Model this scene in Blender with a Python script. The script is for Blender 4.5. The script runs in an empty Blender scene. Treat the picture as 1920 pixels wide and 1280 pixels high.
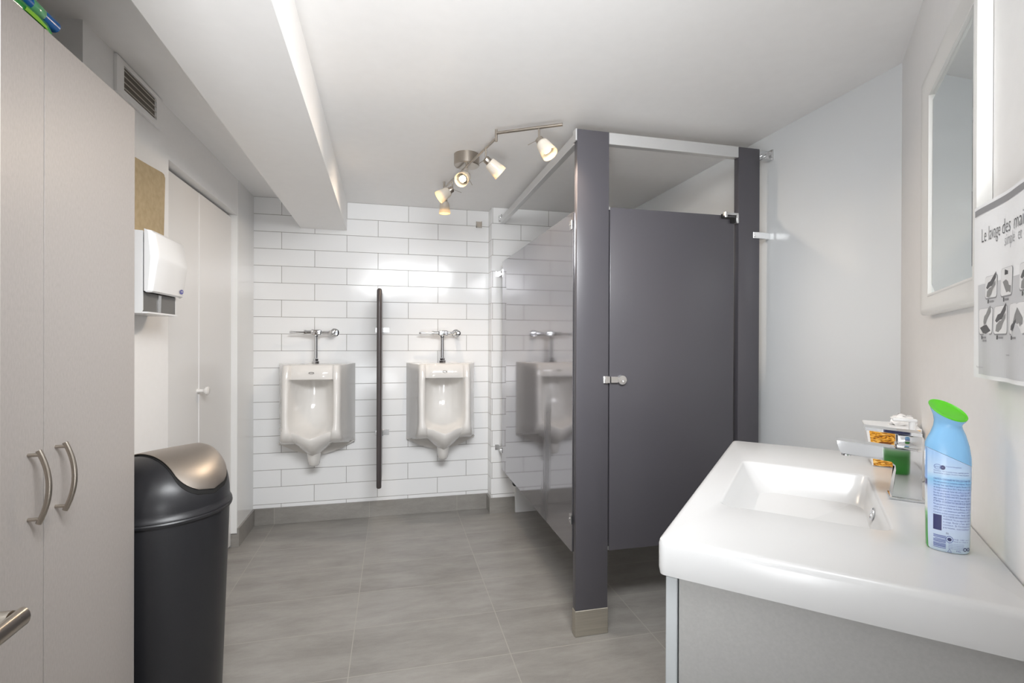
import bpy, bmesh, math, random
from mathutils import Vector, Matrix
from math import sin, cos, pi, sqrt, radians

S = bpy.context.scene
COL = S.collection
# ---------------------------------------------------------------- camera
cam_d = bpy.data.cameras.new('camera'); cam = bpy.data.objects.new('camera', cam_d); COL.objects.link(cam)
S.camera = cam
cam_d.sensor_fit = 'HORIZONTAL'; cam_d.sensor_width = 36.0; cam_d.lens = 934.118 / 1920 * 36; cam_d.clip_start = 0.02
YAW, PITCH, ROLL = 0.23469, -0.0023, 0.00348
fw = Vector((sin(YAW) * cos(PITCH), cos(YAW) * cos(PITCH), sin(PITCH)))
r0 = Vector((cos(YAW), -sin(YAW), 0)); u0 = r0.cross(fw)
rt = cos(ROLL) * r0 + sin(ROLL) * u0; up = -sin(ROLL) * r0 + cos(ROLL) * u0
cam.matrix_world = Matrix(((rt.x, up.x, -fw.x, 0), (rt.y, up.y, -fw.y, 0), (rt.z, up.z, -fw.z, 1.2049), (0, 0, 0, 1)))
# ---------------------------------------------------------------- world, lights, exposure
W = bpy.data.worlds.new('world'); S.world = W; W.use_nodes = True
W.node_tree.nodes['Background'].inputs[0].default_value = (0.95, 0.975, 1.0, 1)
W.node_tree.nodes['Background'].inputs[1].default_value = 1.1
S.view_settings.view_transform = 'Standard'; S.view_settings.look = 'None'
S.view_settings.gamma = 1.0; S.view_settings.use_curve_mapping = False
S.view_settings.exposure = 0.27

def area(name, loc, target, sx, sy, power, color=(1, 1, 1)):
    d = bpy.data.lights.new(name, 'AREA'); d.shape = 'RECTANGLE'; d.size = sx; d.size_y = sy; d.energy = power; d.color = color
    o = bpy.data.objects.new(name, d); COL.objects.link(o); o.location = loc
    o.rotation_euler = (Vector(target) - Vector(loc)).to_track_quat('-Z', 'Y').to_euler()
    return o
def point(name, loc, r, power, color=(1, 1, 1)):
    d = bpy.data.lights.new(name, 'POINT'); d.shadow_soft_size = r; d.energy = power; d.color = color
    o = bpy.data.objects.new(name, d); COL.objects.link(o); o.location = loc; return o
area('bounce_flash', (-0.22, -0.15, 0.70), (-0.24, 1.15, 2.13), 0.4, 0.4, 9, (0.97, 0.985, 1.0)).data.spread = radians(125)
area('ceiling_light_room', (-0.04, 0.50, 2.08), (-0.12, 3.5, 0.20), 1.5, 0.6, 44, (0.96, 0.98, 1.0)).data.spread = radians(114)

# ---------------------------------------------------------------- materials
def lin(c):
    return tuple(((v / 255) / 12.92 if v / 255 <= 0.04045 else ((v / 255 + 0.055) / 1.055) ** 2.4) for v in c) + (1,)
def mat(name, rgb, rough=0.5, metal=0.0, ior=1.5, coat=0.0, emit=None, estr=0.0):
    m = bpy.data.materials.new(name); m.use_nodes = True
    b = m.node_tree.nodes['Principled BSDF']
    b.inputs['Base Color'].default_value = lin(rgb); b.inputs['Roughness'].default_value = rough
    b.inputs['Metallic'].default_value = metal; b.inputs['IOR'].default_value = ior
    b.inputs['Coat Weight'].default_value = coat
    if emit: b.inputs['Emission Color'].default_value = lin(emit); b.inputs['Emission Strength'].default_value = estr
    return m
def nd(m, typ, **kw):
    n = m.node_tree.nodes.new(typ)
    for k, v in kw.items():
        if k.startswith('i_'): n.inputs[k[2:].replace('_', ' ')].default_value = v
        else: setattr(n, k, v)
    return n
def lk(m, a, b): m.node_tree.links.new(a, b)
def pb(m): return m.node_tree.nodes['Principled BSDF']
def speckle(m, rgb1, rgb2, scale=(60, 60, 60), bump=0.0, detail=4):
    tc = nd(m, 'ShaderNodeTexCoord'); mp = nd(m, 'ShaderNodeMapping'); mp.inputs['Scale'].default_value = scale
    no = nd(m, 'ShaderNodeTexNoise'); no.inputs['Scale'].default_value = 1.0; no.inputs['Detail'].default_value = detail
    rp = nd(m, 'ShaderNodeValToRGB'); rp.color_ramp.elements[0].position = 0.3; rp.color_ramp.elements[1].position = 0.7
    rp.color_ramp.elements[0].color = lin(rgb1); rp.color_ramp.elements[1].color = lin(rgb2)
    lk(m, tc.outputs['Object'], mp.inputs[0]); lk(m, mp.outputs[0], no.inputs['Vector']); lk(m, no.outputs['Fac'], rp.inputs[0])
    lk(m, rp.outputs[0], pb(m).inputs['Base Color'])
    if bump:
        bp = nd(m, 'ShaderNodeBump'); bp.inputs['Strength'].default_value = bump; bp.inputs['Distance'].default_value = 0.001
        lk(m, no.outputs['Fac'], bp.inputs['Height']); lk(m, bp.outputs[0], pb(m).inputs['Normal'])
    return m
M = {}
M['paint'] = speckle(mat('wall_paint', (245, 244, 243), 0.5), (244, 243, 242), (246, 245, 244), (40, 40, 40), 0.06)
M['ceil'] = speckle(mat('ceiling_paint', (247, 246, 245), 0.55), (246, 245, 244), (248, 247, 246), (25, 25, 25), 0.05)
M['gloss_paint'] = mat('gloss_paint', (234, 234, 233), 0.16)
M['door_paint'] = mat('closet_door_paint', (232, 231, 230), 0.22)
M['frp'] = mat('white_wall_panel', (225, 228, 230), 0.2)

def tile_mat(name, axis, x0, z0):
    """glossy white running-bond tile; axis = world axis used as horizontal"""
    m = mat(name, (232, 232, 231), 0.07, ior=1.38)
    tc = nd(m, 'ShaderNodeTexCoord'); sep = nd(m, 'ShaderNodeSeparateXYZ'); lk(m, tc.outputs['Object'], sep.inputs[0])
    cmb = nd(m, 'ShaderNodeCombineXYZ')
    ax = nd(m, 'ShaderNodeMath', operation='ADD'); ax.inputs[1].default_value = x0
    az = nd(m, 'ShaderNodeMath', operation='ADD'); az.inputs[1].default_value = z0
    lk(m, sep.outputs[axis], ax.inputs[0]); lk(m, sep.outputs[2], az.inputs[0])
    lk(m, ax.outputs[0], cmb.inputs[0]); lk(m, az.outputs[0], cmb.inputs[1])
    br = nd(m, 'ShaderNodeTexBrick'); br.offset = 0.5; br.offset_frequency = 2; br.squash = 1.0
    br.inputs['Scale'].default_value = 1.0; br.inputs['Brick Width'].default_value = 0.40622; br.inputs['Row Height'].default_value = 0.11104
    br.inputs['Mortar Size'].default_value = 0.0016; br.inputs['Mortar Smooth'].default_value = 0.15; br.inputs['Bias'].default_value = 0.0
    br.inputs['Color1'].default_value = lin((240, 240, 240)); br.inputs['Color2'].default_value = lin((237, 237, 237)); br.inputs['Mortar'].default_value = lin((150, 146, 140))
    lk(m, cmb.outputs[0], br.inputs['Vector']); lk(m, br.outputs['Color'], pb(m).inputs['Base Color'])
    rr = nd(m, 'ShaderNodeMapRange'); rr.inputs[3].default_value = 0.15; rr.inputs[4].default_value = 0.7
    lk(m, br.outputs['Fac'], rr.inputs[0]); lk(m, rr.outputs[0], pb(m).inputs['Roughness'])
    # gentle waviness of the glaze, each tile a little out of plane, and a recessed joint
    no = nd(m, 'ShaderNodeTexNoise'); no.inputs['Scale'].default_value = 7.0; no.inputs['Detail'].default_value = 1.0
    lk(m, cmb.outputs[0], no.inputs['Vector'])
    inv = nd(m, 'ShaderNodeMath', operation='SUBTRACT'); inv.inputs[0].default_value = 1.0; lk(m, br.outputs['Fac'], inv.inputs[1])
    b1 = nd(m, 'ShaderNodeBump'); b1.inputs['Strength'].default_value = 0.12; b1.inputs['Distance'].default_value = 0.012
    lk(m, no.outputs['Fac'], b1.inputs['Height'])
    b2 = nd(m, 'ShaderNodeBump'); b2.inputs['Strength'].default_value = 0.6; b2.inputs['Distance'].default_value = 0.0015
    lk(m, inv.outputs[0], b2.inputs['Height']); lk(m, b1.outputs[0], b2.inputs['Normal']); lk(m, b2.outputs[0], pb(m).inputs['Normal'])
    return m
CR = 0.11104
ZT = 20 * CR - 2.13            # rows counted so that the ceiling line is a joint and row parity matches
M['tile'] = tile_mat('white_tile', 0, 0.709 + 0.40622 * 5 + 0.40622 / 2, ZT + CR)
M['tile_step'] = tile_mat('white_tile_step', 0, -0.8766 + 0.40622 * 5, ZT + CR)
M['tile_side'] = tile_mat('white_tile_side', 1, -3.40 + 0.40622 * 20 + 0.02, ZT + CR)

def floor_mat(name, vertical=False):
    m = mat(name, (150, 147, 142), 0.34)
    tc = nd(m, 'ShaderNodeTexCoord'); sep = nd(m, 'ShaderNodeSeparateXYZ'); lk(m, tc.outputs['Object'], sep.inputs[0])
    ax = nd(m, 'ShaderNodeMath', operation='ADD'); ax.inputs[1].default_value = 0.74835 + 0.59608 * 6
    ay = nd(m, 'ShaderNodeMath', operation='ADD'); ay.inputs[1].default_value = -3.08606 + 0.30602 * 30
    if vertical: ay.inputs[1].default_value = 0.1
    cmb = nd(m, 'ShaderNodeCombineXYZ')
    lk(m, sep.outputs[0], ax.inputs[0]); lk(m, sep.outputs[2 if vertical else 1], ay.inputs[0])
    lk(m, ax.outputs[0], cmb.inputs[0]); lk(m, ay.outputs[0], cmb.inputs[1])
    br = nd(m, 'ShaderNodeTexBrick'); br.offset = 0.0; br.squash = 1.0
    br.inputs['Scale'].default_value = 1.0; br.inputs['Brick Width'].default_value = 0.59608; br.inputs['Row Height'].default_value = 0.30602 if not vertical else 0.5
    br.inputs['Mortar Size'].default_value = 0.0019; br.inputs['Mortar Smooth'].default_value = 0.1
    br.inputs['Color1'].default_value = (0.25, 0.25, 0.25, 1); br.inputs['Color2'].default_value = (0.75, 0.75, 0.75, 1); br.inputs['Mortar'].default_value = (0.5, 0.5, 0.5, 1)
    lk(m, cmb.outputs[0], br.inputs['Vector'])
    # streaks elongated along x, plus blotches and fine grain
    mp = nd(m, 'ShaderNodeMapping'); mp.inputs['Scale'].default_value = (3.0, 9.5, 9.5); lk(m, tc.outputs['Object'], mp.inputs[0])
    n1 = nd(m, 'ShaderNodeTexNoise'); n1.inputs['Scale'].default_value = 1.0; n1.inputs['Detail'].default_value = 9; n1.inputs['Roughness'].default_value = 0.72; n1.inputs['Distortion'].default_value = 0.15
    lk(m, mp.outputs[0], n1.inputs['Vector'])
    n2 = nd(m, 'ShaderNodeTexNoise'); n2.inputs['Scale'].default_value = 260; n2.inputs['Detail'].default_value = 2
    lk(m, tc.outputs['Object'], n2.inputs['Vector'])
    a1 = nd(m, 'ShaderNodeMath', operation='MULTIPLY_ADD'); a1.inputs[1].default_value = 0.22; lk(m, br.outputs['Color'], a1.inputs[0]); lk(m, n1.outputs['Fac'], a1.inputs[2])
    a2 = nd(m, 'ShaderNodeMath', operation='MULTIPLY_ADD'); a2.inputs[1].default_value = 0.14; lk(m, n2.outputs['Fac'], a2.inputs[0]); lk(m, a1.outputs[0], a2.inputs[2])
    rp = nd(m, 'ShaderNodeValToRGB'); e = rp.color_ramp.elements
    e[0].position = 0.40; e[0].color = lin((127, 123, 118)); e[1].position = 0.98; e[1].color = lin((166, 163, 158))
    lk(m, a2.outputs[0], rp.inputs[0])
    mx = nd(m, 'ShaderNodeMixRGB'); mx.inputs[2].default_value = lin((165, 160, 153))
    lk(m, br.outputs['Fac'], mx.inputs[0]); lk(m, rp.outputs[0], mx.inputs[1]); lk(m, mx.outputs[0], pb(m).inputs['Base Color'])
    bp = nd(m, 'ShaderNodeBump'); bp.inputs['Strength'].default_value = 0.35; bp.inputs['Distance'].default_value = 0.001
    inv = nd(m, 'ShaderNodeMath', operation='SUBTRACT'); lk(m, a2.outputs[0], inv.inputs[0]); lk(m, br.outputs['Fac'], inv.inputs[1])
    lk(m, inv.outputs[0], bp.inputs['Height']); lk(m, bp.outputs[0], pb(m).inputs['Normal'])
    return m
M['floor'] = floor_mat('grey_floor_tile'); M['base'] = floor_mat('grey_base_tile', True)

M['stall'] = mat('grey_stall_coating', (79, 77, 82), 0.3, 0.0, 1.5)
M['stall_panel'] = mat('grey_stall_panel_coating', (160, 158, 162), 0.07, 0.85, 2.0)
def scuff(m):
    """long dull rubbed streak on the side panel"""
    tc = nd(m, 'ShaderNodeTexCoord'); sep = nd(m, 'ShaderNodeSeparateXYZ'); lk(m, tc.outputs['Object'], sep.inputs[0])
    mp = nd(m, 'ShaderNodeMapping'); mp.inputs['Scale'].default_value = (1, 60, 3); lk(m, tc.outputs['Object'], mp.inputs[0])
    n = nd(m, 'ShaderNodeTexNoise'); n.inputs['Scale'].default_value = 1.0; n.inputs['Detail'].default_value = 4; lk(m, mp.outputs[0], n.inputs['Vector'])
    def mth(op, a_, b_):
        q = nd(m, 'ShaderNodeMath', operation=op)
        for i_, v in ((0, a_), (1, b_)):
            if isinstance(v, (int, float)): q.inputs[i_].default_value = v
            else: lk(m, v, q.inputs[i_])
        return q.outputs[0]
    cy = mth('ADD', mth('MULTIPLY', sep.outputs[2], -0.12), 0.46)
    dy = mth('ABSOLUTE', mth('SUBTRACT', sep.outputs[1], cy), 0.0)
    wy = mth('ADD', 0.065, mth('MULTIPLY', mth('SUBTRACT', n.outputs['Fac'], 0.5), 0.14))
    r1 = nd(m, 'ShaderNodeMapRange'); r1.inputs[1].default_value = 0.0; r1.inputs[2].default_value = 0.035; lk(m, mth('SUBTRACT', wy, dy), r1.inputs[0])
    r2 = nd(m, 'ShaderNodeMapRange'); r2.inputs[1].default_value = 0.98; r2.inputs[2].default_value = 0.86; lk(m, sep.outputs[2], r2.inputs[0])
    k = mth('MULTIPLY', mth('MULTIPLY', r1.outputs[0], r2.outputs[0]), 0.75)
    rr = nd(m, 'ShaderNodeMapRange'); rr.inputs[3].default_value = 0.07; rr.inputs[4].default_value = 0.35; lk(m, k, rr.inputs[0]); lk(m, rr.outputs[0], pb(m).inputs['Roughness'])
    mx = nd(m, 'ShaderNodeMixRGB'); mx.inputs[1].default_value = lin((160, 158, 162)); mx.inputs[2].default_value = lin((120, 119, 122)); lk(m, k, mx.inputs[0]); lk(m, mx.outputs[0], pb(m).inputs['Base Color'])
scuff(M['stall_panel'])
M['alu'] = mat('satin_aluminium', (214, 214, 214), 0.35, 0.6)
M['steel'] = speckle(mat('brushed_steel', (160, 152, 140), 0.38, 0.75), (176, 170, 158), (196, 190, 178), (4, 4, 300))
M['nickel'] = mat('brushed_nickel', (178, 170, 160), 0.28, 1.0)
M['flap'] = mat('flap_steel', (178, 170, 162), 0.42, 1.0)
M['chrome'] = mat('chrome', (225, 226, 228), 0.05, 1.0)
M['chrome_soft'] = mat('zinc_bracket', (214, 214, 214), 0.22, 0.9)
M['porcelain'] = mat('porcelain', (226, 223, 219), 0.08)
M['basin'] = mat('white_basin', (207, 207, 207), 0.24)
M['laminate'] = speckle(mat('taupe_laminate', (176, 170, 166), 0.42), (171, 165, 161), (180, 174, 170), (300, 300, 90), 0.05)
M['grey_lam'] = speckle(mat('grey_laminate', (166, 165, 163), 0.45), (163, 162, 160), (169, 168, 166), (200, 200, 200))
M['lam_edge'] = mat('grey_edge', (186, 190, 192), 0.4)
M['black_plastic'] = speckle(mat('black_plastic', (38, 38, 41), 0.36), (35, 35, 38), (41, 41, 44), (600, 600, 600), 0.08)
M['white_plastic'] = mat('white_plastic', (234, 234, 234), 0.25)
M['grey_plastic'] = mat('dark_grey_plastic', (98, 96, 93), 0.35)
M['tan'] = speckle(mat('tan_paper', (178, 158, 122), 0.6), (170, 150, 114), (184, 164, 129), (50, 50, 50))
M['dark'] = mat('gap_shade', (20, 19, 18), 0.8)  # near-black colour stands in for shade in gaps and recesses
M['vent_slat'] = mat('vent_slat', (205, 200, 192), 0.4)
M['vent_dark'] = mat('vent_back', (112, 104, 95), 0.7)
M['mirror'] = mat('mirror_glass', (226, 233, 233), 0.01, 1.0)
M['frame'] = mat('white_frame', (234, 233, 230), 0.3)
M['glass_knob'] = mat('white_knob', (232, 229, 225), 0.15)
M['rubber'] = mat('dark_edge_trim', (70, 64, 64), 0.35)
M['logo_blue'] = mat('logo_blue', (92, 92, 165), 0.3)
M['ink'] = mat('grey_ink', (84, 84, 86), 0.6)
M['ink2'] = mat('light_ink', (150, 150, 153), 0.6)
M['ink3'] = mat('pale_ink', (208, 209, 212), 0.6)
M['skin_grey'] = mat('printed_hand', (150, 150, 150), 0.6)
M['skin_dark'] = mat('printed_hand_shade', (100, 100, 102), 0.6)
M['card'] = mat('printed_card', (236, 236, 237), 0.6)
M['paper'] = mat('paper', (246, 247, 249), 0.55)
M['navy'] = mat('navy_ink', (58, 62, 110), 0.35)
M['blueink'] = mat('blue_ink', (96, 112, 178), 0.4)
M['blueplastic'] = mat('light_blue_plastic', (140, 196, 240), 0.25)
M['green'] = mat('green_plastic', (92, 205, 30), 0.35)
M['wrap'] = mat('green_film', (38, 140, 60), 0.15)
M['wrap_pale'] = mat('pale_green_film', (98, 168, 120), 0.15)
M['wrap2'] = mat('lime_film', (130, 185, 50), 0.2)
M['roll'] = mat('blue_roll', (22, 96, 165), 0.25)
M['white_ink'] = mat('white_ink', (240, 240, 240), 0.4)
M['tissue'] = mat('tissue', (240, 238, 236), 0.8)
M['bulb'] = mat('bulb', (255, 240, 210), 0.3, emit=(255, 214, 140), estr=40)
def shade_mat():
    m = bpy.data.materials.new('frosted_glass'); m.use_nodes = True; nt = m.node_tree
    out = nt.nodes['Material Output']; nt.nodes.remove(pb(m))
    d = nd(m, 'ShaderNodeBsdfDiffuse'); d.inputs[0].default_value = lin((236, 234, 228))
    t = nd(m, 'ShaderNodeBsdfTranslucent'); t.inputs[0].default_value = lin((250, 238, 220))
    g = nd(m, 'ShaderNodeBsdfGlossy'); g.inputs['Roughness'].default_value = 0.15
    a = nd(m, 'ShaderNodeMixShader'); a.inputs[0].default_value = 0.45; b = nd(m, 'ShaderNodeMixShader'); b.inputs[0].default_value = 0.05
    lk(m, d.outputs[0], a.inputs[1]); lk(m, t.outputs[0], a.inputs[2]); lk(m, a.outputs[0], b.inputs[1]); lk(m, g.outputs[0], b.inputs[2]); lk(m, b.outputs[0], out.inputs[0])
    return m
M['shade'] = shade_mat()
def label_mat():
    """printed can label: pale blue front, green lower band and pale top on the far side"""
    m = mat('can_label', (190, 214, 246), 0.25)
    tc = nd(m, 'ShaderNodeTexCoord'); sep = nd(m, 'ShaderNodeSeparateXYZ'); lk(m, tc.outputs['Object'], sep.inputs[0])
    front = nd(m, 'ShaderNodeValToRGB'); e = front.color_ramp.elements
    e[0].position = 0.0; e[0].color = lin((214, 232, 246)); e[1].position = 1.0; e[1].color = lin((168, 205, 246))
    for p, c in ((0.25, (206, 222, 248)), (0.62, (184, 208, 246)), (0.72, (150, 205, 244)), (0.8, (202, 224, 248))):
        x = e.new(p); x.color = lin(c)
    back = nd(m, 'ShaderNodeValToRGB'); e = back.color_ramp.elements
    e[0].position = 0.0; e[0].color = lin((70, 175, 70)); e[1].position = 1.0; e[1].color = lin((150, 190, 240))
    for p, c in ((0.28, (62, 140, 58)), (0.36, (120, 185, 120)), (0.42, (214, 220, 214)), (0.62, (205, 215, 232)), (0.66, (58, 62, 110)), (0.7, (58, 62, 110)), (0.72, (140, 180, 240))):
        x = e.new(p); x.color = lin(c)
    h = nd(m, 'ShaderNodeMapRange'); h.inputs[1].default_value = 0.0; h.inputs[2].default_value = 0.16; lk(m, sep.outputs[2], h.inputs[0])
    lk(m, h.outputs[0], front.inputs[0]); lk(m, h.outputs[0], back.inputs[0])
    # local y is along the wall: front of the label looks to -y
    a = nd(m, 'ShaderNodeMath', operation='LESS_THAN'); a.inputs[1].default_value = -0.009; lk(m, sep.outputs[1], a.inputs[0])
    mx = nd(m, 'ShaderNodeMixRGB'); lk(m, a.outputs[0], mx.inputs[0]); lk(m, back.outputs[0], mx.inputs[1]); lk(m, front.outputs[0], mx.inputs[2])
    lk(m, mx.outputs[0], pb(m).inputs['Base Color'])
    return m
M['label'] = label_mat()
def gold_mat():
    m = mat('gold_pattern', (214, 150, 40), 0.35)
    tc = nd(m, 'ShaderNodeTexCoord'); mp = nd(m, 'ShaderNodeMapping'); mp.inputs['Rotation'].default_value = (0, radians(35), radians(10)); mp.inputs['Scale'].default_value = (60, 60, 190)
    lk(m, tc.outputs['Object'], mp.inputs[0])
    n = nd(m, 'ShaderNodeTexNoise'); n.inputs['Scale'].default_value = 1.0; n.inputs['Detail'].default_value = 3; n.inputs['Distortion'].default_value = 1.2
    lk(m, mp.outputs[0], n.inputs['Vector'])
    rp = nd(m, 'ShaderNodeValToRGB'); e = rp.color_ramp.elements
    e[0].position = 0.36; e[0].color = lin((120, 66, 22)); e[1].position = 0.68; e[1].color = lin((250, 214, 130))
    x = e.new(0.5); x.color = lin((232, 160, 30)); lk(m, n.outputs['Fac'], rp.inputs[0])
    lk(m, rp.outputs[0], pb(m).inputs['Base Color'])
    return m
M['gold'] = gold_mat()

# ---------------------------------------------------------------- mesh helpers (geometry is written in world metres)
def setp(o, label=None, cat=None, group=None, kind=None):
    if label: o['label'] = label
    if cat: o['category'] = cat
    if group: o['group'] = group
    if kind: o['kind'] = kind
    return o
WM = {}
def thing(name, label, cat, loc=(0, 0, 0), rotz=0.0, group=None, kind=None):
    o = bpy.data.objects.new(name, None); COL.objects.link(o); o.empty_display_size = 0.05
    o.location = loc; o.rotation_euler = (0, 0, rotz)
    WM[o.name] = Matrix.Translation(loc) @ Matrix.Rotation(rotz, 4, 'Z')
    return setp(o, label, cat, group, kind)
def obj(name, bm, mats, parent=None, smooth=None, origin=None, recalc=True, label=None):
    if recalc: bmesh.ops.recalc_face_normals(bm, faces=bm.faces)
    if parent is not None: Mx = WM[parent.name]
    else: Mx = Matrix.Translation(origin) if origin else Matrix.Identity(4)
    bm.transform(Mx.inverted())
    me = bpy.data.meshes.new(name); bm.to_mesh(me); bm.free()
    for m in (mats if isinstance(mats, (list, tuple)) else [mats]): me.materials.append(M[m])
    if smooth is not None:
        for p in me.polygons: p.use_smooth = True
        me.set_sharp_from_angle(angle=radians(smooth))
    o = bpy.data.objects.new(name, me); COL.objects.link(o)
    if parent is not None: o.parent = parent
    else: o.matrix_world = Mx
    WM[o.name] = Mx
    if label: o['label'] = label
    return o
def struct(name, bm, mats, smooth=None, parent=None):
    return setp(obj(name, bm, mats, parent, smooth), kind='structure')
def box(bm, lo, hi, bev=0.0, seg=2, mi=0, edges=None):
    lo = Vector(lo); hi = Vector(hi)
    vs = [bm.verts.new((x, y, z)) for x in (lo.x, hi.x) for y in (lo.y, hi.y) for z in (lo.z, hi.z)]
    fs = []
    for q in ((0, 1, 3, 2), (4, 6, 7, 5), (0, 4, 5, 1), (2, 3, 7, 6), (0, 2, 6, 4), (1, 5, 7, 3)):
        f = bm.faces.new([vs[i] for i in q]); f.material_index = mi; fs.append(f)
    if bev:
        es = list({e for f in fs for e in f.edges})
        bmesh.ops.bevel(bm, geom=es, offset=bev, segments=seg, affect='EDGES', profile=0.5, material=-1)
    return fs
def B(lo, hi, bev=0.0, seg=2):
    bm = bmesh.new(); box(bm, lo, hi, bev, seg); return bm
def prism(bm, pts, axis, a, b, mi=0):
    """polygon pts (2-D) extruded along axis ('x','y','z') from a to b"""
    def P(p, t):
        return {'x': (t, p[0], p[1]), 'y': (p[0], t, p[1]), 'z': (p[0], p[1], t)}[axis]
    A = [bm.verts.new(P(p, a)) for p in pts]; Bv = [bm.verts.new(P(p, b)) for p in pts]
    n = len(pts); fs = [bm.faces.new(A), bm.faces.new(Bv[::-1])]
    for i in range(n): fs.append(bm.faces.new((A[i], Bv[i], Bv[(i + 1) % n], A[(i + 1) % n])))
    for f in fs: f.material_index = mi
    return fs
def frame_of(d):
    d = Vector(d).normalized(); a = Vector((0, 0, 1)) if abs(d.z) < 0.95 else Vector((1, 0, 0))
    x = d.cross(a).normalized(); y = d.cross(x).normalized(); return x, y, d
def lathe(bm, p0, d, prof, n=24, mi=0, cap0=True, cap1=True):
    """prof: list of (distance along d, radius)"""
    x, y, d = frame_of(d); p0 = Vector(p0); rings = []
    for t, r in prof:
        rings.append([bm.verts.new(p0 + d * t + (x * cos(2 * pi * k / n) + y * sin(2 * pi * k / n)) * r) for k in range(n)])
    fs = []
    for a, b in zip(rings, rings[1:]):
        for k in range(n): fs.append(bm.faces.new((a[k], a[(k + 1) % n], b[(k + 1) % n], b[k])))
    if cap0: fs.append(bm.faces.new(rings[0][::-1]))
    if cap1: fs.append(bm.faces.new(rings[-1]))
    for f in fs: f.material_index = mi
    return fs
def cyl(bm, a, b, r, n=16, mi=0, r2=None):
    a = Vector(a); b = Vector(b); return lathe(bm, a, b - a, [(0, r), ((b - a).length, r if r2 is None else r2)], n, mi)
def tube(bm, pts, r, n=10, flat=1.0, side=None, mi=0):
    """sweep; flat scales the radius along the 'side' direction"""
    pts = [Vector(p) for p in pts]; rings = []
    for i, p in enumerate(pts):
        t = (pts[min(i + 1, len(pts) - 1)] - pts[max(i - 1, 0)]).normalized()
        s = Vector(side) if side else (Vector((0, 0, 1)) if abs(t.z) < 0.9 else Vector((1, 0, 0)))
        a = t.cross(s).normalized(); b = t.cross(a).normalized()
        rings.append([bm.verts.new(p + a * r * cos(2 * pi * k / n) + b * r * flat * sin(2 * pi * k / n)) for k in range(n)])
    for A, Bq in zip(rings, rings[1:]):
        for k in range(n): bm.faces.new((A[k], A[(k + 1) % n], Bq[(k + 1) % n], Bq[k])).material_index = mi
    bm.faces.new(rings[0][::-1]).material_index = mi; bm.faces.new(rings[-1]).material_index = mi
def loft(bm, loops, cap0=True, cap1=True, closed=True, mi=0):
    rings = [[bm.verts.new(p) for p in L] for L in loops]; n = len(rings[0]); fs = []
    for a, b in zip(rings, rings[1:]):
        for k in range(n if closed else n - 1): fs.append(bm.faces.new((a[k], a[(k + 1) % n], b[(k + 1) % n], b[k])))
    if cap0: fs.append(bm.faces.new(rings[0][::-1]))
    if cap1: fs.append(bm.faces.new(rings[-1]))
    for f in fs: f.material_index = mi
    return rings
def rrect(x0, x1, y0, y1, r, n=5):
    out = []
    for cx, cy, a0 in ((x1 - r, y1 - r, 0), (x0 + r, y1 - r, 90), (x0 + r, y0 + r, 180), (x1 - r, y0 + r, 270)):
        for k in range(n + 1):
            a = radians(a0 + 90 * k / n); out.append((cx + r * cos(a), cy + r * sin(a)))
    return out
def copy_tree(o, parent=None):
    c = o.copy(); COL.objects.link(c)
    if parent is not None: c.parent = parent
    WM[c.name] = WM[o.name]
    for ch in list(o.children): copy_tree(ch, c)
    return c
_fc = {}
def glyphs(text, size=1.0, sx=1.0, thin=False):
    """text as 2-D triangles/polygons: list of polygons of (x, y)"""
    d = bpy.data.curves.new('t', 'FONT'); d.body = text; d.size = size; d.resolution_u = 2; d.fill_mode = 'FRONT'; d.offset = -0.012 * size if thin else 0.0
    o = bpy.data.objects.new('t', d); COL.objects.link(o)
    dg = bpy.context.evaluated_depsgraph_get(); me = o.evaluated_get(dg).to_mesh()
    out = [[(me.vertices[i].co.x * sx, me.vertices[i].co.y) for i in p.vertices] for p in me.polygons]
    o.evaluated_get(dg).to_mesh_clear(); COL.objects.unlink(o); bpy.data.objects.remove(o); bpy.data.curves.remove(d)
    return out
def polys(bm, ps, fn, mi=0, dx=0, dy=0):
    for p in ps:
        try: bm.faces.new([bm.verts.new(fn(x + dx, y + dy)) for x, y in p]).material_index = mi
        except ValueError: pass

# diagonal wall frame: local x = towards the wall, local y = along the wall into the room
TH = radians(44.2); P0 = Vector((1.642, 1.31, 0))
DF = Matrix.Translation(P0) @ Matrix.Rotation(-TH, 4, 'Z')
def dw(v, u, z): return DF @ Vector((v, u, z))

# ================================================================ setting
H = 2.13; XL = -0.877; YB = 3.5235; XS = 0.667; YS = 3.405; XR = 1.642
struct('floor', B((-1.5, -1.3, -0.06), (1.9, 3.7, 0)), 'floor')
struct('ceiling', B((-1.5, -1.3, H), (1.9, 3.7, H + 0.06)), 'ceil')
bm = bmesh.new()
A = [(-0.592, 3.5235), (-0.303, 3.5235), (-0.224, -0.6), (-0.524, -0.6)]
prism(bm, A, 'z', 1.94, H + 0.001); struct('ceiling_beam', bm, 'ceil')
struct('wall_back', B((XL - 0.1, YB, 0), (XS, YB + 0.1, H)), 'tile')
bm = bmesh.new(); box(bm, (XS + 0.0004, YS, 0), (1.76, YB + 0.1, H))
o = struct('wall_back_step', bm, ['tile_step', 'tile_side'])
for p in o.data.polygons:
    if abs(p.normal.x) > 0.9: p.material_index = 1
bm = bmesh.new()
box(bm, (XL - 0.12, 1.697, 0), (XL, 2.266, H)); box(bm, (XL - 0.12, 2.266, 1.925), (XL, 3.19, H))
box(bm, (-1.4, 1.697, 0), (XL - 0.12, 1.797, H)); box(bm, (-1.5, 0.7, 0), (-1.4, 1.797, H))
box(bm, (XL - 0.12, 3.19, 0), (XL, YB, H))
o = struct('wall_left', bm, ['paint', 'gloss_paint'])
for p in o.data.polygons:
    if p.center.y > 3.18 and p.center.x > XL - 0.2: p.material_index = 1
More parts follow.
